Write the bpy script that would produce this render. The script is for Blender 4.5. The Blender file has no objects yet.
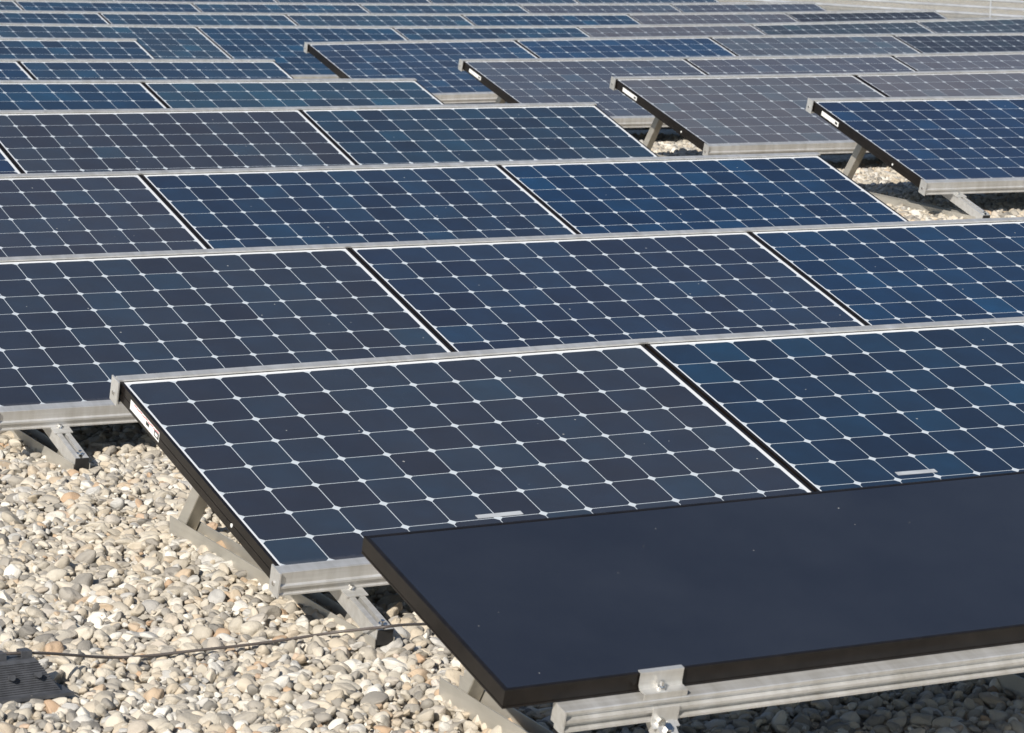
import bpy, bmesh, math, random
import numpy as np
from mathutils import Matrix, Vector

random.seed(7)
rng = np.random.default_rng(11)
sc = bpy.context.scene
col = sc.collection

# ------------------------------------------------------------------ camera
CAM = (-3.1425696, -6.9595407, 1.5597786)
YAW, PIT, ROL, FPX = 0.49361269, 0.15433455, 0.02469486, 3322.36
cy_, sy_, cp_, sp_ = math.cos(YAW), math.sin(YAW), math.cos(PIT), math.sin(PIT)
vF = Vector((sy_*cp_, cy_*cp_, -sp_)); vR = Vector((cy_, -sy_, 0)); vU = vR.cross(vF)
R2 = vR*math.cos(ROL) + vU*math.sin(ROL); U2 = -vR*math.sin(ROL) + vU*math.cos(ROL)
cd = bpy.data.cameras.new('camera'); cam = bpy.data.objects.new('camera', cd); col.objects.link(cam)
M = Matrix.Identity(4)
for i_, v in enumerate((R2, U2, -vF)):
    for k_ in range(3): M[k_][i_] = v[k_]
M.translation = CAM
cam.matrix_world = M
cd.sensor_width = 36.0; cd.lens = FPX/1024*36.0
cd.clip_start = 0.1; cd.clip_end = 2000
cd.dof.use_dof = True; cd.dof.focus_distance = 9.6; cd.dof.aperture_fstop = 18
sc.camera = cam

# ------------------------------------------------------------------ light
SUN = Vector((-1.2, -0.95, 1.0)).normalized()          # towards the sun
elev = math.asin(SUN.z); azim = math.atan2(SUN.x, SUN.y)
w = bpy.data.worlds.new('World'); sc.world = w; w.use_nodes = True
nt = w.node_tree
for n in list(nt.nodes): nt.nodes.remove(n)
bg = nt.nodes.new('ShaderNodeBackground'); sky = nt.nodes.new('ShaderNodeTexSky'); wo = nt.nodes.new('ShaderNodeOutputWorld')
sky.sky_type = 'NISHITA'; sky.sun_disc = False; sky.sun_elevation = elev; sky.sun_rotation = azim
sky.altitude = 400; sky.air_density = 1.0; sky.dust_density = 0.8; sky.ozone_density = 1.5
bg.inputs['Strength'].default_value = 0.076
nt.links.new(sky.outputs[0], bg.inputs[0]); nt.links.new(bg.outputs[0], wo.inputs[0])
sd = bpy.data.lights.new('sun', 'SUN'); sd.energy = 4.8; sd.angle = math.radians(0.5); sd.color = (1.0, 0.94, 0.85)
so = bpy.data.objects.new('sun', sd); col.objects.link(so)
so.rotation_euler = SUN.to_track_quat('Z', 'Y').to_euler(); so.location = (-10, -10, 12)
sc.view_settings.view_transform = 'Standard'; sc.view_settings.look = 'None'
sc.view_settings.exposure = 0.31; sc.view_settings.gamma = 1.0; sc.view_settings.use_curve_mapping = False

# ------------------------------------------------------------------ node helper
class NT:
    def __init__(s, name):
        s.m = bpy.data.materials.new(name); s.m.use_nodes = True; s.t = s.m.node_tree
        for n in list(s.t.nodes): s.t.nodes.remove(n)
        s.out = s.t.nodes.new('ShaderNodeOutputMaterial'); s.b = s.t.nodes.new('ShaderNodeBsdfPrincipled')
        s.t.links.new(s.b.outputs[0], s.out.inputs[0])
    def n(s, typ, **kw):
        x = s.t.nodes.new(typ)
        for k, v in kw.items(): setattr(x, k, v)
        return x
    def l(s, a, b): s.t.links.new(a, b)
    def put(s, inp, v):
        if isinstance(v, bpy.types.NodeSocket): s.l(v, inp)
        elif v is not None: inp.default_value = v
    def math(s, op, a, b=None, c=None):
        x = s.n('ShaderNodeMath', operation=op); s.put(x.inputs[0], a)
        if b is not None: s.put(x.inputs[1], b)
        if c is not None: s.put(x.inputs[2], c)
        return x.outputs[0]
    def mix(s, f, a, b, blend='MIX'):
        x = s.n('ShaderNodeMix', data_type='RGBA', blend_type=blend)
        s.put(x.inputs[0], f); s.put(x.inputs[6], a); s.put(x.inputs[7], b); return x.outputs[2]
    def ramp(s, f, pts, interp='LINEAR'):
        x = s.n('ShaderNodeValToRGB'); x.color_ramp.interpolation = interp; e = x.color_ramp.elements
        while len(e) < len(pts): e.new(0.5)
        for el, (p, c) in zip(e, pts): el.position = p; el.color = c if len(c) == 4 else (*c, 1)
        s.l(f, x.inputs[0]); return x.outputs[0]
    def obj(s): return s.n('ShaderNodeTexCoord').outputs['Object']
    def noise(s, vec, scale, detail=2, rough=.5):
        x = s.n('ShaderNodeTexNoise'); s.l(vec, x.inputs['Vector']); x.inputs['Scale'].default_value = scale
        x.inputs['Detail'].default_value = detail; x.inputs['Roughness'].default_value = rough; return x
    def vor(s, vec, scale, **kw):
        x = s.n('ShaderNodeTexVoronoi', **kw); s.l(vec, x.inputs['Vector']); x.inputs['Scale'].default_value = scale; return x
    def bump(s, h, strength, dist):
        x = s.n('ShaderNodeBump'); s.l(h, x.inputs['Height']); x.inputs['Strength'].default_value = strength
        x.inputs['Distance'].default_value = dist; s.l(x.outputs[0], s.b.inputs['Normal'])
    def set(s, **kw):
        for k, v in kw.items(): s.put(s.b.inputs[k.replace('_', ' ')], v)
        return s.m

CX, CY, NX, NY = .1275, .1257, 12, 8

def glass_material():
    s = NT('cell_glass'); co = s.obj(); sep = s.n('ShaderNodeSeparateXYZ'); s.l(co, sep.inputs[0])
    x, y = sep.outputs[0], sep.outputs[1]
    oi = s.n('ShaderNodeObjectInfo')
    u = s.math('DIVIDE', x, CX); v = s.math('DIVIDE', y, CY)
    ci = s.math('FLOOR', u); cj = s.math('FLOOR', v)
    fu = s.math('ABSOLUTE', s.math('MULTIPLY', s.math('SUBTRACT', s.math('SUBTRACT', u, ci), .5), CX))
    fv = s.math('ABSOLUTE', s.math('MULTIPLY', s.math('SUBTRACT', s.math('SUBTRACT', v, cj), .5), CY))
    a = s.math('LESS_THAN', fu, .06265); b = s.math('LESS_THAN', fv, .0618)
    r = s.math('SQRT', s.math('ADD', s.math('MULTIPLY', fu, fu), s.math('MULTIPLY', fv, fv)))
    c = s.math('LESS_THAN', r, .0803)
    ins = s.math('MULTIPLY', s.math('MULTIPLY', s.math('GREATER_THAN', u, 0), s.math('LESS_THAN', u, NX)),
                 s.math('MULTIPLY', s.math('GREATER_THAN', v, 0), s.math('LESS_THAN', v, NY)))
    cell = s.math('MULTIPLY', s.math('MULTIPLY', a, b), s.math('MULTIPLY', c, ins))
    cv = s.n('ShaderNodeCombineXYZ'); s.l(ci, cv.inputs[0]); s.l(cj, cv.inputs[1]); s.l(s.math('MULTIPLY', oi.outputs['Random'], 97.0), cv.inputs[2])
    wn = s.n('ShaderNodeTexWhiteNoise', noise_dimensions='3D'); s.l(cv.outputs[0], wn.inputs['Vector'])
    ws = s.n('ShaderNodeSeparateColor'); s.l(wn.outputs['Color'], ws.inputs[0])
    # silicon colour differs from cell to cell: most navy, some bluer or greener
    cellc = s.ramp(ws.outputs[0], [(0, (.68, .64, .72)), (.45, (.88, .92, 1)), (.8, (1.0, 1.12, 1.15)), (.93, (1.0, 1.25, 1.3)), (1, (1.0, 1.55, 1.6))])
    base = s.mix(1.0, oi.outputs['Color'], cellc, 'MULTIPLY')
    # cloudy teal noise painted in for soft reflections on the cells
    cn = s.noise(co, 9, 2, .5)
    base = s.mix(s.math('MULTIPLY', s.math('POWER', cn.outputs[0], 2.0), 1.1), base, s.mix(1.0, base, (1.15, 1.6, 1.75, 1), 'MULTIPLY'))
    back = s.mix(ins, (.72, .74, .76, 1), (.54, .59, .63, 1))
    cc = s.mix(cell, back, base)
    # dust film and small specks; film amount also paints hazy sky reflection
    dn = s.noise(co, 3.0, 4, .6); dn2 = s.noise(co, 60, 3, .7)
    dust_haze = s.math('MULTIPLY', oi.outputs['Alpha'], s.math('ADD', .55, s.math('MULTIPLY', dn.outputs[0], .9)))
    gr = s.n('ShaderNodeMapRange'); s.l(s.math('ADD', y, s.math('MULTIPLY', dn2.outputs[0], .03)), gr.inputs[0]); gr.inputs[1].default_value = .035; gr.inputs[2].default_value = -.01; gr.inputs[3].default_value = 0; gr.inputs[4].default_value = .22
    dust_haze = s.math('ADD', dust_haze, gr.outputs[0])
    cc = s.mix(dust_haze, cc, (.36, .34, .33, 1))
    vo = s.vor(co, 26); vs = s.n('ShaderNodeSeparateColor'); s.l(vo.outputs['Color'], vs.inputs[0])
    spk = s.math('MULTIPLY', s.math('LESS_THAN', vo.outputs['Distance'], s.math('MULTIPLY', vs.outputs[1], .09)), s.math('GREATER_THAN', vs.outputs[0], .9))
    cc = s.mix(s.math('MULTIPLY', spk, .55), cc, (.55, .54, .5, 1))
    s.set(Base_Color=cc, Roughness=s.math('ADD', .10, s.math('MULTIPLY', dn2.outputs[0], .10)), IOR=1.42)
    return s.m

def thinfilm_material():
    s = NT('thin_film_glass'); co = s.obj()
    dn = s.noise(co, 2.2, 4, .6)
    st = s.n('ShaderNodeTexWave', wave_type='BANDS', bands_direction='X'); s.l(co, st.inputs['Vector']); st.inputs['Scale'].default_value = 30
    base = s.mix(s.math('MULTIPLY', st.outputs['Fac'], .25), (.008, .010, .018, 1), (.013, .015, .024, 1))
    base = s.mix(s.math('MULTIPLY', dn.outputs[0], .06), base, (.34, .38, .44, 1))
    m = None
    for sc_, th, sz in ((24, .93, .06), (9, .93, .03), (60, .965, .10)):
        vo = s.vor(co, sc_); vs = s.n('ShaderNodeSeparateColor'); s.l(vo.outputs['Color'], vs.inputs[0])
        k = s.math('MULTIPLY', s.math('LESS_THAN', vo.outputs['Distance'], s.math('MULTIPLY', vs.outputs[1], sz)), s.math('GREATER_THAN', vs.outputs[0], th))
        m = k if m is None else s.math('MAXIMUM', m, k)
    base = s.mix(s.math('MULTIPLY', m, .6), base, (.6, .58, .52, 1))
    s.set(Base_Color=base, Roughness=.13, IOR=1.47)
    return s.m

def alu_material(name, c0, c1, rough, streak=(2, 60, 60)):
    s = NT(name); co = s.obj()
    mp = s.n('ShaderNodeMapping'); s.l(co, mp.inputs[0]); mp.inputs['Scale'].default_value = streak
    n1 = s.noise(mp.outputs[0], 1.0, 4, .6); mp2 = s.n('ShaderNodeMapping'); s.l(co, mp2.inputs[0]); mp2.inputs['Scale'].default_value = (22, 4, 4)
    n2 = s.noise(mp2.outputs[0], 1.0, 4, .65)
    f = s.math('ADD', s.math('MULTIPLY', n1.outputs[0], .4), s.math('MULTIPLY', n2.outputs[0], .6))
    cc = s.ramp(f, [(.36, c0), (.62, c1)])
    s.set(Base_Color=cc, Metallic=.6, Roughness=s.math('ADD', rough, s.math('MULTIPLY', n2.outputs[0], .15)))
    s.bump(n1.outputs[0], .15, .001)
    return s.m

def plain(name, c, rough=.5, metallic=0., var=.15, scale=20, **kw):
    s = NT(name); co = s.obj(); n = s.noise(co, scale, 3)
    lo = tuple(v*(1-var) for v in c); hi = tuple(min(1, v*(1+var)) for v in c)
    s.set(Base_Color=s.ramp(n.outputs[0], [(.3, lo), (.7, hi)]), Roughness=rough, Metallic=metallic, **kw)
    return s.m

M_glass = glass_material(); M_film = thinfilm_material()
M_black = plain('black_anodised_frame', (.009, .007, .006), .55, 0, .3, 30, Specular_IOR_Level=.12, Coat_Weight=.5, Coat_Roughness=.18)
M_alu = alu_material('mill_aluminium', (.54, .525, .49), (.74, .735, .72), .34)
M_alu2 = alu_material('dull_aluminium', (.44, .42, .37), (.60, .57, .51), .42, (40, 3, 40))
M_steel = plain('stainless_bolt', (.75, .74, .72), .22, 1.0)
M_cap = plain('black_plastic_cap', (.02, .02, .021), .5)
M_white = plain('white_sticker_paper', (.80, .80, .78), .5, 0, .03)
M_red = plain('red_print', (.55, .03, .04), .5)
M_ink = plain('black_print', (.03, .03, .03), .5)
M_strip = plain('grey_serial_strip', (.42, .44, .46), .45)
M_rub = plain('black_rubber_block', (.055, .058, .066), .62, 0, .3, 40)
M_cable = plain('brown_cable_sheath', (.10, .085, .078), .5)
M_galv = plain('weathered_galvanised_rail', (.50, .52, .55), .45, .5, .2, 5)

# ------------------------------------------------------------------ mesh helpers
def mesh_obj(name, verts, faces, mat, parent=None, smooth=False, mats=None, fmat=None):
    me = bpy.data.meshes.new(name); me.from_pydata([tuple(v) for v in verts], [], faces)
    for m in (mats or [mat]): me.materials.append(m)
    if fmat is not None: me.polygons.foreach_set('material_index', fmat)
    if smooth: me.polygons.foreach_set('use_smooth', [True]*len(me.polygons))
    me.update()
    o = bpy.data.objects.new(name, me); col.objects.link(o)
    if parent is not None: o.parent = parent
    return o
class MB:
    def __init__(s): s.v = []; s.f = []; s.m = []
    def poly(s, vs, fs, mi=0):
        k = len(s.v); s.v += [tuple(v) for v in vs]; s.f += [tuple(k+i for i in f) for f in fs]; s.m += [mi]*len(fs)
    def box(s, a, b, X=None, mi=0):
        vs = [Vector((x, y, z)) for z in (a[2], b[2]) for y in (a[1], b[1]) for x in (a[0], b[0])]
        if X is not None: vs = [X @ v for v in vs]
        s.poly(vs, [(0, 2, 3, 1), (4, 5, 7, 6), (0, 1, 5, 4), (2, 6, 7, 3), (0, 4, 6, 2), (1, 3, 7, 5)], mi)
    def loft(s, rings, closed=True, caps=True, mi=0):
        n = len(rings[0]); vs = [v for r in rings for v in r]; fs = []
        for i in range(len(rings)-1):
            for j in range(n if closed else n-1):
                j2 = (j+1) % n; fs.append((i*n+j, i*n+j2, (i+1)*n+j2, (i+1)*n+j))
        if caps:
            fs.append(tuple(range(n))[::-1]); fs.append(tuple((len(rings)-1)*n+j for j in range(n)))
        s.poly(vs, fs, mi)
    def cyl(s, c, axis, r, h, seg=10, mi=0, r2=None):
        axis = Vector(axis).normalized(); t = axis.orthogonal().normalized(); b = axis.cross(t); c = Vector(c)
        rings = []
        for hh, rr in ((0, r), (h, r if r2 is None else r2)):
            rings.append([c+axis*hh+(t*math.cos(2*math.pi*k/seg)+b*math.sin(2*math.pi*k/seg))*rr for k in range(seg)])
        s.loft(rings, mi=mi)
    def tube(s, pts, r, seg=8, mi=0):
        pts = [Vector(p) for p in pts]; rings = []
        for i, p in enumerate(pts):
            d = (pts[min(i+1, len(pts)-1)]-pts[max(i-1, 0)]).normalized(); t = d.cross(Vector((0, 0, 1))).normalized(); b = t.cross(d)
            rings.append([p+(t*math.cos(2*math.pi*k/seg)+b*math.sin(2*math.pi*k/seg))*r for k in range(seg)])
        s.loft(rings, mi=mi)
    def build(s, name, mat, parent=None, smooth=False, mats=None, bevel=0):
        o = mesh_obj(name, s.v, s.f, mat, parent, smooth, mats, s.m if mats else None)
        if bevel:
            bm = bmesh.new(); bm.from_mesh(o.data); bmesh.ops.remove_doubles(bm, verts=bm.verts, dist=1e-5)
            bmesh.ops.bevel(bm, geom=[e for e in bm.edges if e.calc_face_angle(0) > .5], offset=bevel, segments=2, affect='EDGES', clamp_overlap=True)
            bm.to_mesh(o.data); bm.free()
        return o
def tag(o, label=None, cat=None, group=None, kind=None):
    for k, v in (('label', label), ('category', cat), ('group', group), ('kind', kind)):
        if v: o[k] = v
    return o
def empty(name, mw):
    o = bpy.data.objects.new(name, None); col.objects.link(o); o.matrix_world = mw; o.empty_display_size = .1; return o

# ------------------------------------------------------------------ rows (survey of the roof)
TILT = 0.276412; PP = 1.571
#        x        y         z        dtilt    slope    yaw      bend     dpitch   pivot
ROWS = {
    'A': (-0.00000, 0.00000, -0.09137, 0.00858, 0.00850, 0.00373, -0.00381, 0.00182, 1.50),
    'B': (0.03710, 2.04044, -0.05762, 0.01037, 0.00292, -0.00630, -0.00016, -0.00062, 2.00),
    'C': (0.09788, 4.04630, -0.01348, 0.01617, 0.00095, 0.00154, 0.00074, -0.00136, 2.40),
    'D': (0.10126, 6.02177, 0.04561, 0.02721, -0.00214, 0.00148, 0.00081, -0.00108, 3.00),
    'E': (0.11590, 8.01340, 0.05215, -0.00180, -0.00587, -0.00083, 0.00135, 0.00203, 3.50),
    'F': (0.08206, 9.78796, 0.03427, 0.00062, -0.00791, -0.00229, 0.00013, -0.00002, 4.00),
    'G': (0.04572, 11.85835, 0.02646, 0.00238, -0.01005, -0.00182, 0.00063, -0.00002, 4.20),
    'R1': (5.91126, 5.80952, 0.07372, 0.01607, -0.00065, -0.00964, 0.0, 0.0, 1.00),
    'R2': (6.01862, 7.93693, 0.05882, -0.00748, 0.00570, -0.00569, 0.00112, 0.00736, 1.50),
    'R3': (6.16845, 10.05828, 0.01786, -0.01436, 0.00447, -0.00445, 0.00155, 0.00166, 2.00),
    'R4': (6.20219, 12.38550, -0.00071, -0.01195, 0.00717, -0.00638, -0.00104, 0.00023, 3.00),
    'H': (1.41228, 14.12807, -0.03142, -0.00496, 0.00330, 0.00813, 0.00229, -0.00437, 7.80),
    'I': (1.41269, 16.08119, -0.05053, -0.00237, 0.00034, 0.01268, 0.00154, -0.00148, 8.60),
    'J': (1.43079, 18.02098, -0.06376, -0.00897, -0.00008, 0.00983, 0.00161, -0.00417, 9.40),
    'K': (1.43, 19.98, -0.070, -0.005, 0.0, 0.010, 0.0016, -0.003, 9.40),
}
def pt(row, pan, a, b, h=0.0):
    """world point of row/panel at local a (along row), b (up the slope), h (off the glass)"""
    X0, Y0, Z0, dt, sl, yw, q, dpp, piv = ROWS[row]
    t = TILT+dt; pp = PP+dpp; a0 = pan*pp-piv+.785; s = sl+2*q*a0
    z = sl*a0+q*a0*a0+s*(a-.765)+b*math.sin(t)+Z0+h*math.cos(t)
    bb = b*math.cos(t)-h*math.sin(t); aa = pan*pp+a-piv
    return Vector((X0+piv+aa*math.cos(yw)-bb*math.sin(yw), Y0+aa*math.sin(yw)+bb*math.cos(yw), z))
def pmat(row, pan):
    O = pt(row, pan, 0, 0); ex = (pt(row, pan, 1.53, 0)-O).normalized(); ey = pt(row, pan, 0, 1)-O
    ez = ex.cross(ey).normalized(); ey = ez.cross(ex)
    m = Matrix.Identity(4)
    for i, v in enumerate((ex, ey, ez)):
        for k in range(3): m[k][i] = v[k]
    m.translation = O
    return m
GC = (-0.25666, -0.00515, 0.41655, -0.20368, 0.16795, -0.30973, 0.08485)
def gz(X, Y):
    X = np.clip(X, -6, 16)/10; Y = np.clip(Y, -6, 19)/10
    g = GC[0]+GC[1]*X+GC[2]*Y+GC[3]*X*Y+GC[4]*X*X+GC[5]*Y*Y+GC[6]*Y**3
    lf = np.interp(Y*10, [-1.5, 0, 2.0, 4.0, 6.0, 8.0, 10, 12, 14], [0, .003, -.026, -.022, .015, .018, .003, .006, 0])
    rt = np.interp(Y*10, [4, 5.8, 7.9, 10, 12.4, 14], [0, .030, .017, -.006, -.012, 0])
    k = np.clip((X*10-4.6)/1.4, 0, 1)
    return g+lf*(1-k)+rt*k-.030

# ------------------------------------------------------------------ ground
def build_ground():
    def axis(lo, hi, step, far):
        a = list(np.arange(lo, hi+1e-6, step)); return np.array([-far, -far*.4, lo-12, lo-5]+a+[hi+5, hi+12, far*.4, far])
    xs = axis(-6, 20, .5, 600); ys = axis(-8, 24, .5, 600)
    v = [(x, y, float(gz(x, y))-.006) for y in ys for x in xs]; n = len(xs)
    f = [(j*n+i, j*n+i+1, (j+1)*n+i+1, (j+1)*n+i) for j in range(len(ys)-1) for i in range(n-1)]
    s = NT('gravel_bed'); co = s.obj()
    vo = s.vor(co, 34); dd = s.vor(co, 34, feature='DISTANCE_TO_EDGE')
    vs = s.n('ShaderNodeSeparateColor'); s.l(vo.outputs['Color'], vs.inputs[0])
    c = s.ramp(vs.outputs[0], [(0, (.36, .34, .28)), (.3, (.60, .55, .46)), (.6, (.68, .64, .54)), (.8, (.46, .44, .41)), (.93, (.68, .65, .58)), (1, (.50, .36, .22))])
    e = s.ramp(dd.outputs['Distance'], [(0, (.42, .40, .37)), (.10, (1, 1, 1))])
    s.set(Base_Color=s.mix(1.0, c, e, 'MULTIPLY'), Roughness=.85)
    s.bump(dd.outputs['Distance'], 1.0, .02)
    o = mesh_obj('gravel_ground', v, f, s.m, smooth=True); tag(o, kind='structure')
build_ground()

def pebble_material():
    s = NT('pebble_stone'); oi = s.n('ShaderNodeObjectInfo'); co = s.obj()
    at = s.n('ShaderNodeAttribute', attribute_type='INSTANCER', attribute_name='tone')
    c = s.ramp(at.outputs['Fac'], [(0, (.16, .15, .135)), (.10, (.32, .295, .26)), (.28, (.45, .405, .33)), (.46, (.61, .56, .47)), (.62, (.50, .42, .31)),
                         (.77, (.78, .75, .68)), (.87, (.46, .455, .44)), (.955, (.52, .42, .30)), (.992, (.48, .31, .18)), (1, (.74, .72, .68))])
    n = s.noise(co, 1.6, 4, .65); n2 = s.noise(co, 7, 3, .6)
    c = s.mix(s.math('MULTIPLY', n.outputs[0], .55), c, s.mix(1.0, c, (.62, .58, .52, 1), 'MULTIPLY'))
    c = s.mix(s.math('MULTIPLY', n2.outputs[0], .25), c, (.55, .52, .46, 1))
    s.set(Base_Color=c, Roughness=.72)
    s.bump(n2.outputs[0], .25, .06)
    return s.m

def build_pebbles():
    step = .0186
    X, Y = np.meshgrid(np.arange(-4.5, 14, step), np.arange(-3.2, 13.5, step))
    X = X.ravel(); Y = Y.ravel(); X = X+rng.uniform(-.5, .5, X.size)*step*1.5; Y = Y+rng.uniform(-.5, .5, Y.size)*step*1.5
    Z = gz(X, Y)
    P = np.stack([X, Y, Z], 1)-np.array(CAM)
    dep = P@np.array(vF); uu = 512+FPX*(P@np.array(R2))/dep; vv = 366.5-FPX*(P@np.array(U2))/dep
    keep = (dep > 1)&(uu > -190)&(uu < 1190)&(vv > -30)&(vv < 900)
    # nothing to see well underneath the panels: leave the middle of each table bare
    for row, (p0, p1) in SPAN.items():
        X0, Y0, _, _, _, yw, _, dpp, piv = ROWS[row]
        xa = X0+p0*(PP+dpp)+.9; xb = X0+(p1+1)*(PP+dpp)-.5; yy = Y0+(X-X0-piv)*math.sin(yw)
        keep &= ~((X > xa)&(X < xb)&(Y > yy+.55)&(Y < yy+1.25))
    X, Y, Z = X[keep], Y[keep], Z[keep]; n = X.size
    print('pebbles', n)
    d = .5*np.clip(rng.lognormal(math.log(.0228), .40, n), .009, .056)
    S = np.stack([d*rng.uniform(.95, 1.35, n), d*rng.uniform(.75, 1.05, n), d*rng.uniform(.5, .85, n)], 1)
    Rt = np.stack([rng.normal(0, .42, n), rng.normal(0, .42, n), rng.uniform(0, 6.283, n)], 1)
    Z = Z+rng.uniform(-.004, .017, n)+.006*np.sin(X*9.1+np.cos(Y*5))*np.cos(Y*7.7)
    tone = rng.random(n)
    me = bpy.data.meshes.new('pebbles'); me.from_pydata(np.stack([X, Y, Z], 1).tolist(), [], [])
    for nm, ar in (('prot', Rt), ('pscl', S)):
        at = me.attributes.new(nm, 'FLOAT_VECTOR', 'POINT'); at.data.foreach_set('vector', ar.astype(np.float32).ravel())
    at = me.attributes.new('tone', 'FLOAT', 'POINT'); at.data.foreach_set('value', tone.astype(np.float32))
    o = bpy.data.objects.new('pebbles', me); col.objects.link(o); tag(o, kind='stuff', label='rounded beige and grey pebbles spread over the flat roof', cat='gravel')
    g = bpy.data.node_groups.new('pebble_scatter', 'GeometryNodeTree')
    g.interface.new_socket('Geometry', in_out='INPUT', socket_type='NodeSocketGeometry'); g.interface.new_socket('Geometry', in_out='OUTPUT', socket_type='NodeSocketGeometry')
    N = g.nodes; L = g.links; gi = N.new('NodeGroupInput'); go = N.new('NodeGroupOutput')
    join = N.new('GeometryNodeJoinGeometry')
    mat = pebble_material()
    for k in range(9):
        ico = N.new('GeometryNodeMeshIcoSphere'); ico.inputs['Radius'].default_value = 1; ico.inputs['Subdivisions'].default_value = 4 if k < 9 else 3
        sp = N.new('GeometryNodeSetPosition'); nz = N.new('ShaderNodeTexNoise'); nz.noise_dimensions = '4D'; nz.inputs['W'].default_value = k*7.31+1
        nz.inputs['Scale'].default_value = .60; nz.inputs['Detail'].default_value = 0.8; nz.normalize = False
        pos = N.new('GeometryNodeInputPosition'); L.new(pos.outputs[0], nz.inputs['Vector'])
        sc1 = N.new('ShaderNodeVectorMath'); sc1.operation = 'SCALE'; sc1.inputs['Scale'].default_value = .52
        L.new(nz.outputs['Color'], sc1.inputs[0]); L.new(sc1.outputs[0], sp.inputs['Offset'])
        L.new(ico.outputs['Mesh'], sp.inputs['Geometry'])
        ss = N.new('GeometryNodeSetShadeSmooth'); L.new(sp.outputs[0], ss.inputs[0])
        sm = N.new('GeometryNodeSetMaterial'); sm.inputs['Material'].default_value = mat; L.new(ss.outputs[0], sm.inputs[0])
        gt = N.new('GeometryNodeGeometryToInstance'); L.new(sm.outputs[0], gt.inputs[0]); L.new(gt.outputs[0], join.inputs[0])
    iop = N.new('GeometryNodeInstanceOnPoints'); L.new(gi.outputs[0], iop.inputs['Points']); L.new(join.outputs[0], iop.inputs['Instance'])
    iop.inputs['Pick Instance'].default_value = True
    rv = N.new('FunctionNodeRandomValue'); rv.data_type = 'INT'
    ins = [i for i in rv.inputs if i.type == 'INT']
    ins[0].default_value = 0; ins[1].default_value = 8; L.new([o_ for o_ in rv.outputs if o_.type == 'INT'][0], iop.inputs['Instance Index'])
    for nm, tgt in (('prot', 'Rotation'), ('pscl', 'Scale')):
        na = N.new('GeometryNodeInputNamedAttribute'); na.data_type = 'FLOAT_VECTOR'; na.inputs['Name'].default_value = nm
        L.new(na.outputs['Attribute'], iop.inputs[tgt])
    L.new(iop.outputs[0], go.inputs[0])
    md = o.modifiers.new('scatter', 'NODES'); md.node_group = g

# ------------------------------------------------------------------ panels in view
SPAN = {'A': (0, 1), 'B': (0, 2), 'C': (0, 2), 'D': (0, 2), 'E': (1, 2), 'F': (1, 2), 'G': (2, 2), 'R1': (0, 0), 'R2': (0, 1),
        'R3': (0, 2), 'R4': (0, 3), 'H': (1, 7), 'I': (2, 7), 'J': (2, 7), 'K': (3, 7)}
x0, x1, y0, y1 = -.0145, 1.5495, -.020, NY*CY+.020
def proto_panel(sticker):
    root = empty('solar_panel', Matrix.Identity(4))
    g = MB(); g.box((x0+.002, y0+.002, -.006), (x1-.002, y1-.002, 0)); go = g.build('glass', M_glass, root)
    f = MB(); lip = .0085; d = -.046; t = .0015; wl = .003
    # lip ring + outer wall + return flange, each side butted at the corners
    outer = [(x0, y0), (x1, y0), (x1, y1), (x0, y1)]
    def ring(o, z): return [(x0+o, y0+o, z), (x1-o, y0+o, z), (x1-o, y1-o, z), (x0+o, y1-o, z)]
    rings = [ring(lip, .0004), ring(lip, t), ring(.0008, t), ring(0, t-.0008), ring(0, -.021), ring(.0012, -.0215), ring(.0012, -.0245), ring(0, -.025), ring(0, d), ring(.025, d), ring(.025, d+wl), ring(wl, d+wl), ring(wl, -.007)]
    f.loft(rings, closed=True, caps=False); f.build('frame', M_black, root)
    # hole with a pale plug low on the side wall
    h = MB(); h.cyl((x0+.0005, .262, -.027), (-1, 0, 0), .0055, .002, 10); h.build('drain_plug', M_white, root)
    if sticker:
        s = MB()
        if sticker == 2:                        # short plain label with one dark emblem
            s.box((x0-.0008, .765, -.035), (x0-.0001, .925, -.012), mi=0)
            s.box((x0-.0013, .775, -.029), (x0-.0009, .797, -.018), mi=2)
        else:
            s.box((x0-.0008, .738, -.036), (x0-.0001, .937, -.010), mi=0)
            for k in range(9):                  # scalloped red line of print along the upper border, two dark emblems
                yy = .905-.019*k; s.box((x0-.0013, yy-.012, -.0135-.002*(k % 2)), (x0-.0009, yy+.005, -.0115-.002*(k % 2)), mi=1)
            s.box((x0-.0013, .806, -.027), (x0-.0009, .826, -.018), mi=2)
            s.box((x0-.0013, .740, -.031), (x0-.0009, .770, -.015), mi=2)
            s.box((x0-.0018, .746, -.027), (x0-.0014, .764, -.019), mi=0)
        s.build('sticker', M_white, root, mats=[M_white, M_red, M_ink])
    return root
def copy_tree(o, parent=None):
    c = o.copy(); col.objects.link(c); c.parent = parent
    for ch in list(o.children): copy_tree(ch, c)
    return c
protoP = {0: proto_panel(0), 1: proto_panel(1), 2: proto_panel(2)}
used = {0: False, 1: False, 2: False}
DEF = (.020, .030, .052)
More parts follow.
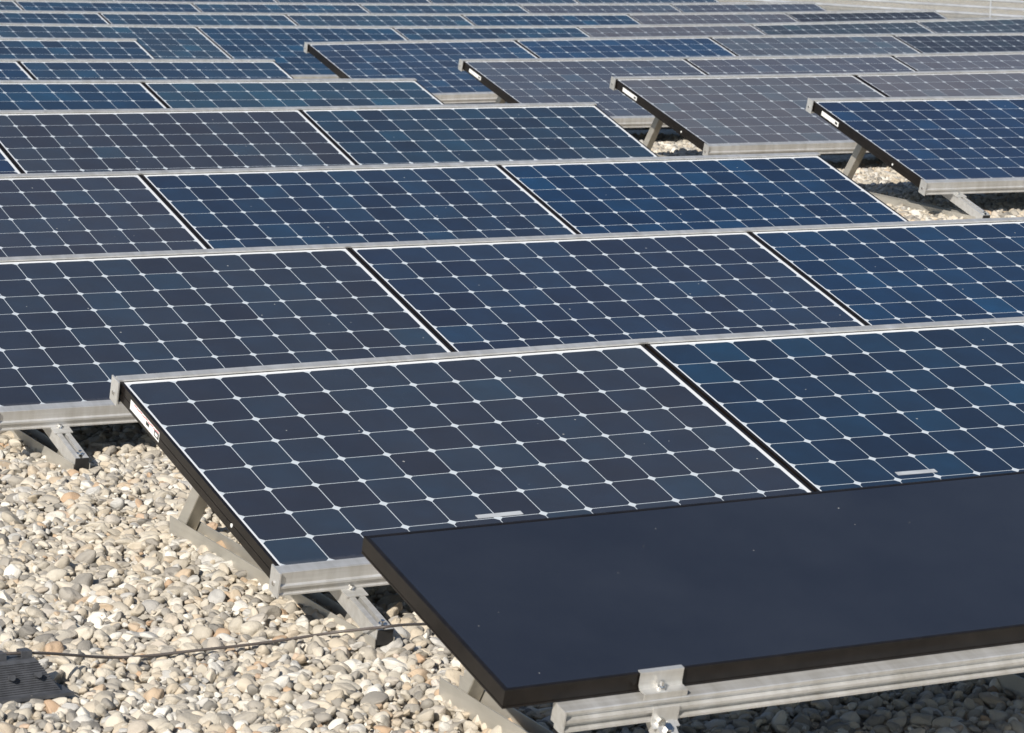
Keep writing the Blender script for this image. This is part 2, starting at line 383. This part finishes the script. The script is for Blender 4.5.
#  sky haze and dark reflections painted into per-panel cell tint and dust film
LOOK = {('A', 0): (.012, .017, .029, .048), ('A', 1): (.009, .0195, .038, .014), ('B', 0): (.012, .018, .031, .048), ('B', 1): (.012, .020, .039, .026), ('B', 2): (.009, .023, .050, .008),
        ('C', 0): (.015, .020, .034, .06), ('C', 1): (.012, .023, .044, .022), ('C', 2): (.008, .023, .052, .006), ('D', 0): (.012, .022, .05, .02), ('D', 1): (.015, .020, .032, .06), ('D', 2): (.012, .025, .043, .028),
        ('E', 1): (.010, .030, .058, .02), ('E', 2): (.012, .034, .055, .04), ('F', 1): (.010, .027, .056, .02), ('F', 2): (.012, .030, .055, .03), ('G', 2): (.012, .030, .055, .03),
        ('R1', 0): (.009, .021, .049, .015), ('R2', 0): (.030, .030, .040, .20), ('R2', 1): (.034, .030, .040, .24),
        ('R3', 0): (.020, .028, .046, .14), ('R3', 1): (.026, .028, .044, .17), ('R3', 2): (.032, .030, .042, .22),
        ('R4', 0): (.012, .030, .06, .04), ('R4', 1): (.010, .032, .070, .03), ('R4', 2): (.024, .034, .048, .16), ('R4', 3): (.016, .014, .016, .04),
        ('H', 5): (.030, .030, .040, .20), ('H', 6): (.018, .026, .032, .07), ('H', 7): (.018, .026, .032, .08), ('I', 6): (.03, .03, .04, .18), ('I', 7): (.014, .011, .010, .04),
        ('J', 6): (.022, .028, .042, .12), ('J', 7): (.022, .028, .042, .12)}
ORD = ['leftmost', 'second from left', 'third from left', 'fourth from left', 'fifth from left', 'sixth from left', 'rightmost']
ROWNAME = {'A': 'nearest gridded row', 'B': 'second gridded row', 'C': 'third gridded row', 'D': 'fourth gridded row',
           'E': 'left block fifth row', 'F': 'left block sixth row', 'G': 'left block seventh row',
           'R1': 'nearest row of the right block', 'R2': 'second row of the right block', 'R3': 'third row of the right block', 'R4': 'farthest row of the right block',
           'H': 'first long row behind both blocks', 'I': 'second long row behind both blocks', 'J': 'third long row behind both blocks', 'K': 'farthest row cut by the top edge'}
for row, (p0, p1) in SPAN.items():
    n = p1-p0+1
    for pan in range(p0, p1+1):
        st = (1 if row == 'A' else 2 if row in ('R1', 'R2', 'R3') else 0) if pan == 0 else 0
        if not used[st]: r = protoP[st]; used[st] = True
        else: r = copy_tree(protoP[st])
        r.matrix_world = pmat(row, pan)
        i = pan-p0
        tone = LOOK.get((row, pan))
        if tone is None:
            k = (pan*37+ord(row[0])*11) % 7/7
            tone = (.010+.005*k, .030+.007*k, .057, .02+.035*k) if row != 'K' else (.014, .03, .05, .06)
        for ch in r.children:
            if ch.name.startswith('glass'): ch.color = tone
        word = 'grey-violet' if tone[3] >= .14 else ('almost black' if tone[2] < .03 else ('deep blue' if tone[2] > .045 else 'slate-navy'))
        if n == 1: where = 'the only one in the %s' % ROWNAME[row]
        else:
            pos = 'rightmost' if i == n-1 and n > 1 else ORD[i]
            if n == 2 and i == 0: pos = 'left one'
            where = '%s of the %s' % (pos, ROWNAME[row])
        tag(r, '%s gridded panel, %s' % (word, where), 'solar panel', 'tilted solar panels in rows on the roof')
# serial strips on the two nearest panels
for pan, sx in ((0, .585), (1, .272)):
    for o in list(col.objects):
        if o.type == 'EMPTY' and o.name.startswith('solar_panel') and (o.matrix_world.translation-pt('A', pan, 0, 0)).length < 1e-3:
            s = MB(); yb = .131 if pan == 0 else .149
            s.box((sx, yb-.001, .0002), (sx+.126, yb+.017, .0012)); s.build('serial_strip', M_strip, o)

# ------------------------------------------------------------------ mounting tables
PB = [(-.006, .0045), (-.040, .0045), (-.041, .0035), (-.041, -.026), (-.047, -.029), (-.047, -.035), (-.041, -.037), (-.041, -.050), (-.044, -.052), (-.044, -.056), (-.002, -.056), (-.002, -.0485), (-.0225, -.0475), (-.0225, .0020), (-.006, .0020)]
yt = NY*CY
PT = [(yt+.0125, .0075), (yt+.0375, .0075), (yt+.0385, .0065), (yt+.0385, -.050), (yt+.0405, -.052), (yt+.0405, -.056), (yt-.002, -.056), (yt-.002, -.0485), (yt+.0225, -.0475), (yt+.0225, .0022), (yt+.0125, .0022)]
def end_plate(mb, ctr_b, P, side, plus):
    ys = [p[0] for p in P]; a = min(ys)-.003; b = max(ys)+.003 if plus else max(ys)
    return a, b
def add_feet(parent, row, pan, a, ext=.215):
    """one ground channel, one slanted slotted rail, one rear strut, at local a of panel pan"""
    fr = pt(row, pan, a, -.02, -.056); bk = pt(row, pan, a, yt+.0, -.056)
    X0, Y0, _, dt, _, yw, _, _, _ = ROWS[row]; t = TILT+dt
    dy = Vector((-math.sin(yw), math.cos(yw), 0)); dx = Vector((math.cos(yw), math.sin(yw), 0))
    def mat(O, ey, ex=dx):
        ez = ex.cross(ey).normalized(); m = Matrix.Identity(4)
        for i, v in enumerate((ex, ey, ez)):
            for k in range(3): m[k][i] = v[k]
        m.translation = O; return m
    # ground channel from just behind the front foot to behind the panel
    A = fr-dy*.20; B = fr+dy*1.035
    A.z = float(gz(A.x, A.y))+.004; B.z = float(gz(B.x, B.y))+.006
    top = fr.z-.055
    A.z = min(A.z, top-.03)-.022; ey = (B-A).normalized(); L = (B-A).length; X = mat(A, ey)
    c = MB(); hh = .058
    prof = [(-.026, hh), (-.026, 0), (.026, 0), (.026, hh), (.0235, hh), (.0235, .0025), (-.0235, .0025), (-.0235, hh)]
    c.loft([[X @ Vector((px, yy, pz)) for px, pz in prof] for yy in (0, L)]); c.build('ground_channel', M_alu2, parent)
    # slotted rail: parallel to the panel, foot in front, head under the front rail
    ey2 = Vector((dy.x*math.cos(t), dy.y*math.cos(t), math.sin(t)))
    O = fr-ey2*ext+Vector((0, 0, -.004)); X2 = mat(O, ey2); w2 = .0205; h2 = -.040
    c = MB(); prof = [(-w2, 0), (-.0055, 0), (-.0055, -.024), (.0055, -.024), (.0055, 0), (w2, 0), (w2, h2), (-w2, h2)]
    c.loft([[X2 @ Vector((px, yy, pz)) for px, pz in prof][::-1] for yy in (0, 1.19)]); sl = c.build('slotted_rail', M_alu, parent)
    c = MB(); c.box((-w2+.001, -.004, h2+.001), (w2-.001, .0, -.001), X2); c.build('end_cap', M_cap, sl)
    for yy in (.020, ext-.025):
        b = MB(); b.cyl(X2 @ Vector((0, yy, -.002)), X2.to_3x3() @ Vector((0, 0, 1)), .010, .007, 6); b.cyl(X2 @ Vector((0, yy, .005)), X2.to_3x3() @ Vector((0, 0, 1)), .005, .008, 8)
        b.build('bolt', M_steel, sl)
    # little angle bracket gripping the front rail
    b = MB(); b.box((-.028, ext-.057, .0005), (.028, ext-.003, .0040), X2); b.build('bracket', M_alu, sl)
    # cheek plate filling the side between slotted rail and channel
    # rear strut, leaning forward
    foot = fr+dy*1.012; foot.z = B.z+.004; headp = fr+ey2*.80-Vector((0, 0, .040))
    d = (headp-foot); Ls = d.length; ez = d.normalized(); X3 = Matrix.Identity(4); ey3 = ez.cross(dx).normalized()
    for i, v in enumerate((dx, ey3, ez)):
        for k in range(3): X3[k][i] = v[k]
    X3.translation = foot
    c = MB(); c.box((-.019, -.022, 0), (.019, .022, Ls), X3); c.build('rear_strut', M_alu2, parent, bevel=.0015)

MLAB = {'A': 'under the nearest gridded panels', 'B': 'under the second gridded row', 'C': 'under the third gridded row', 'D': 'under the fourth gridded row',
        'E': 'under the fifth row of the left block', 'F': 'under the sixth row of the left block', 'G': 'under the seventh row of the left block',
        'R1': 'under the nearest row of the right block', 'R2': 'under the second row of the right block', 'R3': 'under the third row of the right block', 'R4': 'under the farthest row of the right block',
        'H': 'under the first long row behind both blocks', 'I': 'under the second long row behind both blocks', 'J': 'under the third long row behind both blocks', 'K': 'under the farthest row at the top edge'}
for row, (p0, p1) in SPAN.items():
    O = pt(row, p0, 0, 0); O.z = float(gz(O.x, O.y)); root = empty('mounting_frame', Matrix.Translation(O)); inv = root.matrix_world.inverted()
    start = len(col.objects)
    for nm, P in (('front_rail', PB), ('back_rail', PT)):
        m = MB(); st = []
        for pan in range(p0, p1+1):
            xs = [(-.022 if pan == p0 else -.018), 1.5525 if pan < p1 else 1.5545]
            for a in xs: st.append((pan, a))
        # one profile run through the panel stations
        stn = [st[0]]+[(pan, 1.5525) for pan, a in st[1:-1:2]]+[st[-1]]
        m.loft([[pt(row, pan, a, b, h) for b, h in P] for pan, a in stn]); r = m.build(nm, M_alu, root)
        if row in ('A', 'B', 'R1', 'R2', 'R3', 'R4', 'D', 'C', 'E', 'F', 'G'):
            e = MB(); M0 = pmat(row, p0); ys = [p[0] for p in P]
            e.box((-.0265, min(ys)-.003, -.0585), (-.0225, max(ys)+(.003 if nm == 'front_rail' else .003), .0070 if nm == 'front_rail' else .0085), M0)
            e.build('end_plate', M_alu, r)
            e = MB(); yc = sum((min(ys), max(ys)))/2; e.cyl(M0 @ Vector((-.0265, yc, -.030)), M0.to_3x3() @ Vector((-1, 0, 0)), .006, .004, 6); e.build('bolt', M_steel, r)
    n = p1-p0+1
    for pan in range(p0, p1+1): add_feet(root, row, pan, .17, .215 if row != 'R1' else .27)
    if row in ('C', 'D', 'E', 'F', 'G'): add_feet(root, row, p1, 1.36)
    for o in list(col.objects)[start:]:
        if o.parent == root and o is not root: o.matrix_parent_inverse = inv
    tag(root, 'bare aluminium mounting frame %s' % MLAB[row], 'mounting frame', 'mounting frames carrying the panel rows')

# ------------------------------------------------------------------ plain black panel in front
BX, BY, BZ, bt, byw, bsl, BL = -0.203, -1.5, -0.0339, .2761, -.00335, .01487, .659
ex = Vector((math.cos(byw)*math.cos(bsl), math.sin(byw)*math.cos(bsl), math.sin(bsl))).normalized()
ey = Vector((-math.sin(byw)*math.cos(bt), math.cos(byw)*math.cos(bt), math.sin(bt))); ez = ex.cross(ey).normalized(); ey = ez.cross(ex)
MB0 = Matrix.Identity(4)
for i, v in enumerate((ex, ey, ez)):
    for k in range(3): MB0[k][i] = v[k]
MB0.translation = (BX, BY, BZ)
bw = 1.95
root = empty('solar_panel', MB0); tag(root, 'plain black frameless-looking solar panel with no grid, nearest to the viewer', 'solar panel', 'tilted solar panels in rows on the roof')
root['label'] = 'plain unpatterned black solar panel in a black frame, nearest the viewer'
g = MB(); g.box((.009, .009, -.012), (bw-.009, BL-.009, -.0012)); g.build('glass', M_film, root)
f = MB()
def ring(o, z): return [(o, o, z), (bw-o, o, z), (bw-o, BL-o, z), (o, BL-o, z)]
f.loft([ring(.010, -.0018), ring(.010, -.0004), ring(.0085, .0), ring(.0025, 0.0), ring(.0008, -.0008), ring(0, -.0025), ring(0, -.034), ring(.0012, -.0345), ring(.0012, -.0365), ring(0, -.037), ring(0, -.041), ring(.03, -.041), ring(.03, -.038), ring(.003, -.038), ring(.003, -.013)], caps=False)
f.build('frame', M_black, root)

rt = empty('mounting_frame', Matrix.Translation((BX+.1, BY, float(gz(BX, BY))))); inv = rt.matrix_world.inverted(); start = len(col.objects)
tag(rt, 'bare aluminium mounting frame with silver clamp under the plain black panel', 'mounting frame', 'mounting frames carrying the panel rows')
S = [(.012, -.0495), (-.034, -.0495), (-.036, -.051), (-.036, -.057), (-.030, -.059), (-.030, -.066), (-.041, -.068), (-.041, -.074), (-.030, -.076), (-.030, -.086), (-.042, -.089), (-.042, -.094), (.012, -.094)]
S = [(b, h+.0070) for b, h in S]
m = MB(); m.loft([[MB0 @ Vector((a, b, h)) for b, h in S] for a in (.120, 2.05)]); fr_ = m.build('front_rail', M_alu, rt)
e = MB(); e.box((.1155, -.044, -.091), (.1195, -.010, -.039), MB0); e.build('end_plate', M_alu, fr_)
m = MB(); m.loft([[MB0 @ Vector((a, BL-.08+b, h)) for b, h in S] for a in (.120, 2.05)]); m.build('back_rail', M_alu, rt)
# clamp: lip over the frame, web down its face, foot on the rail, bolt
def clamp(a):
    c = MB(); P = [(.006, .0030), (-.004, .0030), (-.004, -.024), (-.010, -.0315), (-.030, -.0315), (-.030, -.042), (-.033, -.042), (-.033, -.0285), (-.009, -.0285), (-.007, -.0235), (-.007, .0058), (.006, .0058)]
    c.loft([[MB0 @ Vector((x, b-.0005, h)) for b, h in P] for x in (a, a+.098)]); o = c.build('clamp', M_alu, rt)
    b = MB(); n3 = MB0.to_3x3()
    b.cyl(MB0 @ Vector((a+.045, -.0195, -.0285)), n3 @ Vector((0, 0, 1)), .0095, .006, 6); b.cyl(MB0 @ Vector((a+.045, -.0195, -.0225)), n3 @ Vector((0, 0, 1)), .005, .012, 8)
    b.build('bolt', M_steel, o)
clamp(.297); clamp(1.55)
def black_feet(a):
    t = bt; dy = Vector((0, 1, 0)); dx = Vector((1, 0, 0))
    fr = MB0 @ Vector((a, -.02, -.087))
    A = fr+Vector((0, -.24, 0)); B = fr+Vector((0, .90, 0)); A.z = float(gz(A.x, A.y))+.006; B.z = float(gz(B.x, B.y))+.010
    eyy = (B-A).normalized(); L = (B-A).length
    def mat(O, ey):
        ez = dx.cross(ey).normalized(); m = Matrix.Identity(4)
        for i, v in enumerate((dx, ey, ez)):
            for k in range(3): m[k][i] = v[k]
        m.translation = O; return m
    X = mat(A, eyy); hh = .05; c = MB()
    prof = [(-.026, hh), (-.026, 0), (.026, 0), (.026, hh), (.0235, hh), (.0235, .0025), (-.0235, .0025), (-.0235, hh)]
    c.loft([[X @ Vector((px, yy, pz)) for px, pz in prof] for yy in (0, L)]); c.build('ground_channel', M_alu2, rt)
    # steep slotted rail from the foot up to the front rail
    foot = Vector((fr.x, fr.y-.20, A.z+.045)); head = fr+Vector((0, .0, .022)); d = (head-foot).normalized(); X2 = mat(foot, d); Ls = (head-foot).length; w2 = .0205; h2 = -.036
    c = MB(); prof = [(-w2, 0), (-.0055, 0), (-.0055, -.024), (.0055, -.024), (.0055, 0), (w2, 0), (w2, h2), (-w2, h2)]
    c.loft([[X2 @ Vector((px, yy, pz)) for px, pz in prof][::-1] for yy in (0, Ls+.02 if False else Ls-.02)]); sl = c.build('slotted_rail', M_alu, rt)
    c = MB(); c.box((-w2+.001, -.004, h2+.001), (w2-.001, 0, -.001), X2); c.build('end_cap', M_cap, sl)
    # angle plate on the rail face with two bolts
    c = MB(); P = [(-.0425, -.055), (-.0425, -.091), (-.056, -.097), (-.058, -.094), (-.0455, -.0885), (-.0455, -.055)]
    c.loft([[MB0 @ Vector((x, b, h)) for b, h in P] for x in (a-.030, a+.030)]); br = c.build('bracket', M_alu, rt)
    b = MB(); n3 = MB0.to_3x3()
    b.cyl(MB0 @ Vector((a-.012, -.0455, -.084)), n3 @ Vector((0, -1, 0)), .009, .010, 6)
    b.build('bolt', M_steel, br); b = MB()
    b.cyl(X2 @ Vector((.0, Ls-.055, 0)), X2.to_3x3() @ Vector((0, 0, 1)), .009, .008, 6)
    b.build('bolt', M_steel, br)
    ft = B-Vector((0, .07, 0)); hd = MB0 @ Vector((a, BL-.08, -.094)); dd = hd-ft; z3 = dd.normalized(); y3 = z3.cross(dx).normalized(); X3 = Matrix.Identity(4)
    for i, v in enumerate((dx, y3, z3)):
        for k in range(3): X3[k][i] = v[k]
    X3.translation = ft; c = MB(); c.box((-.02, -.02, 0), (.02, .02, dd.length), X3); c.build('rear_strut', M_alu2, rt, bevel=.0015)
black_feet(.345); black_feet(1.60)
for o in list(col.objects)[start:]:
    if o.parent == rt: o.matrix_parent_inverse = inv

# ------------------------------------------------------------------ pixel-free helpers for the loose things on the gravel
def G(x, y, h=0): return Vector((x, y, float(gz(x, y))+h))

# black ribbed plastic block carrying the cable
bx = empty('cable_block', Matrix.Translation(G(-.790, -.285, .022)) @ Matrix.Rotation(math.radians(4), 4, 'Z'))
tag(bx, 'black ribbed rubber block lying on the pebbles and holding the brown cable', 'cable block')
m = MB(); Lx, Ly, H = .118, .064, .078
rings = []; nr = 14
rings.append([Vector((sx*(Lx+.020), sy*(Ly+.018), 0)) for sx, sy in ((-1, -1), (1, -1), (1, 1), (-1, 1))])
rings.append([Vector((sx*(Lx+.020), sy*(Ly+.018), .008)) for sx, sy in ((-1, -1), (1, -1), (1, 1), (-1, 1))])
for k in range(nr*2+1):
    f_ = k/(nr*2); z = .009+f_*(H-.016); sh = .040*f_+(.0028 if k % 2 else 0)
    rings.append([Vector((sx*(Lx-sh), sy*(Ly-sh*.8), z)) for sx, sy in ((-1, -1), (1, -1), (1, 1), (-1, 1))])
rings.append([Vector((sx*(Lx-.043), sy*(Ly-.036), H-.003)) for sx, sy in ((-1, -1), (1, -1), (1, 1), (-1, 1))])
rings.append([Vector((sx*(Lx-.047), sy*(Ly-.040), H)) for sx, sy in ((-1, -1), (1, -1), (1, 1), (-1, 1))])
m.loft(rings); m.build('block_body', M_rub, bx)
for sx in (.004, .066):
    k = MB(); k.cyl((sx, -Ly+.016, .046), (0, -1, .3), .007, .012, 14); k.build('knob', M_rub, bx)
for sx in (-.003, .057):
    k = MB()
    for s_ in (-1, 1): k.box((sx-.012, .012*s_-.003, H-.001), (sx+.012, .012*s_+.003, H+.012))
    k.box((sx-.012, -.015, H+.0122), (sx+.012, .015, H+.015)); k.build('cable_clip', M_rub, bx)

top = bx.matrix_world @ Vector((0, 0, H+.009))
def far(u, v, z):      # survey: a bearing taken from the viewpoint, met with the level z
    d = vF+R2*((u-512)/FPX)+U2*((366.5-v)/FPX); t = (z-CAM[2])/d.z; return Vector(CAM)+d*t
pts = [G(-1.45, -.45, .05), G(-1.15, -.38, .08), bx.matrix_world @ Vector((-.08, 0, H+.006)), bx.matrix_world @ Vector((.07, 0, H+.006))]
for u, v, z in ((120, 657.5, -.262), (200, 650, -.262), (270, 642, -.260), (330, 633, -.252), (365, 629, -.235), (384, 627, -.222), (402, 625, -.225), (428, 624, -.240), (460, 624, -.25), (560, 618, -.25)): pts.append(far(u, v, z))
def spline(P, n=10):
    out = []
    for i in range(len(P)-1):
        p0, p1, p2, p3 = P[max(i-1, 0)], P[i], P[i+1], P[min(i+2, len(P)-1)]
        for k in range(n):
            t = k/n; out.append(.5*((2*p1)+(p2-p0)*t+(2*p0-5*p1+4*p2-p3)*t*t+(-p0+3*p1-3*p2+p3)*t**3))
    return out+[P[-1]]
m = MB(); m.tube(spline(pts), .0034, 8); tag(m.build('cable', M_cable, smooth=True), 'thin brown cable running from the black block to the front foot', 'cable')

# pale pipe railing at the far right roof edge
zr = float(gz(16, 25)); P0 = far(990, 20, zr); P1 = far(1100, 27, zr); dr = (P1-P0).normalized()
rl = empty('pipe_railing', Matrix.Translation(P0)); tag(rl, 'low pale metal pipe railing across the gravel at the far right', 'railing')
inv2 = rl.matrix_world.inverted(); st = len(col.objects)
for k in (-2, 0, 2):
    m = MB(); q = P0+dr*(2.2*k); m.cyl(q, (0, 0, 1), .010, .62, 10); m.cyl(q, (0, 0, 1), .03, .015, 12); m.build('post', M_galv, rl)
for h in (.06, .14, .225, .42, .60):
    m = MB(); m.cyl(P0-dr*4.6+Vector((0, .032, h)), dr, .015, 9.2, 10); m.build('pipe', M_galv, rl)
for o in list(col.objects)[st:]: o.matrix_parent_inverse = inv2

build_pebbles()
bpy.context.view_layer.update()
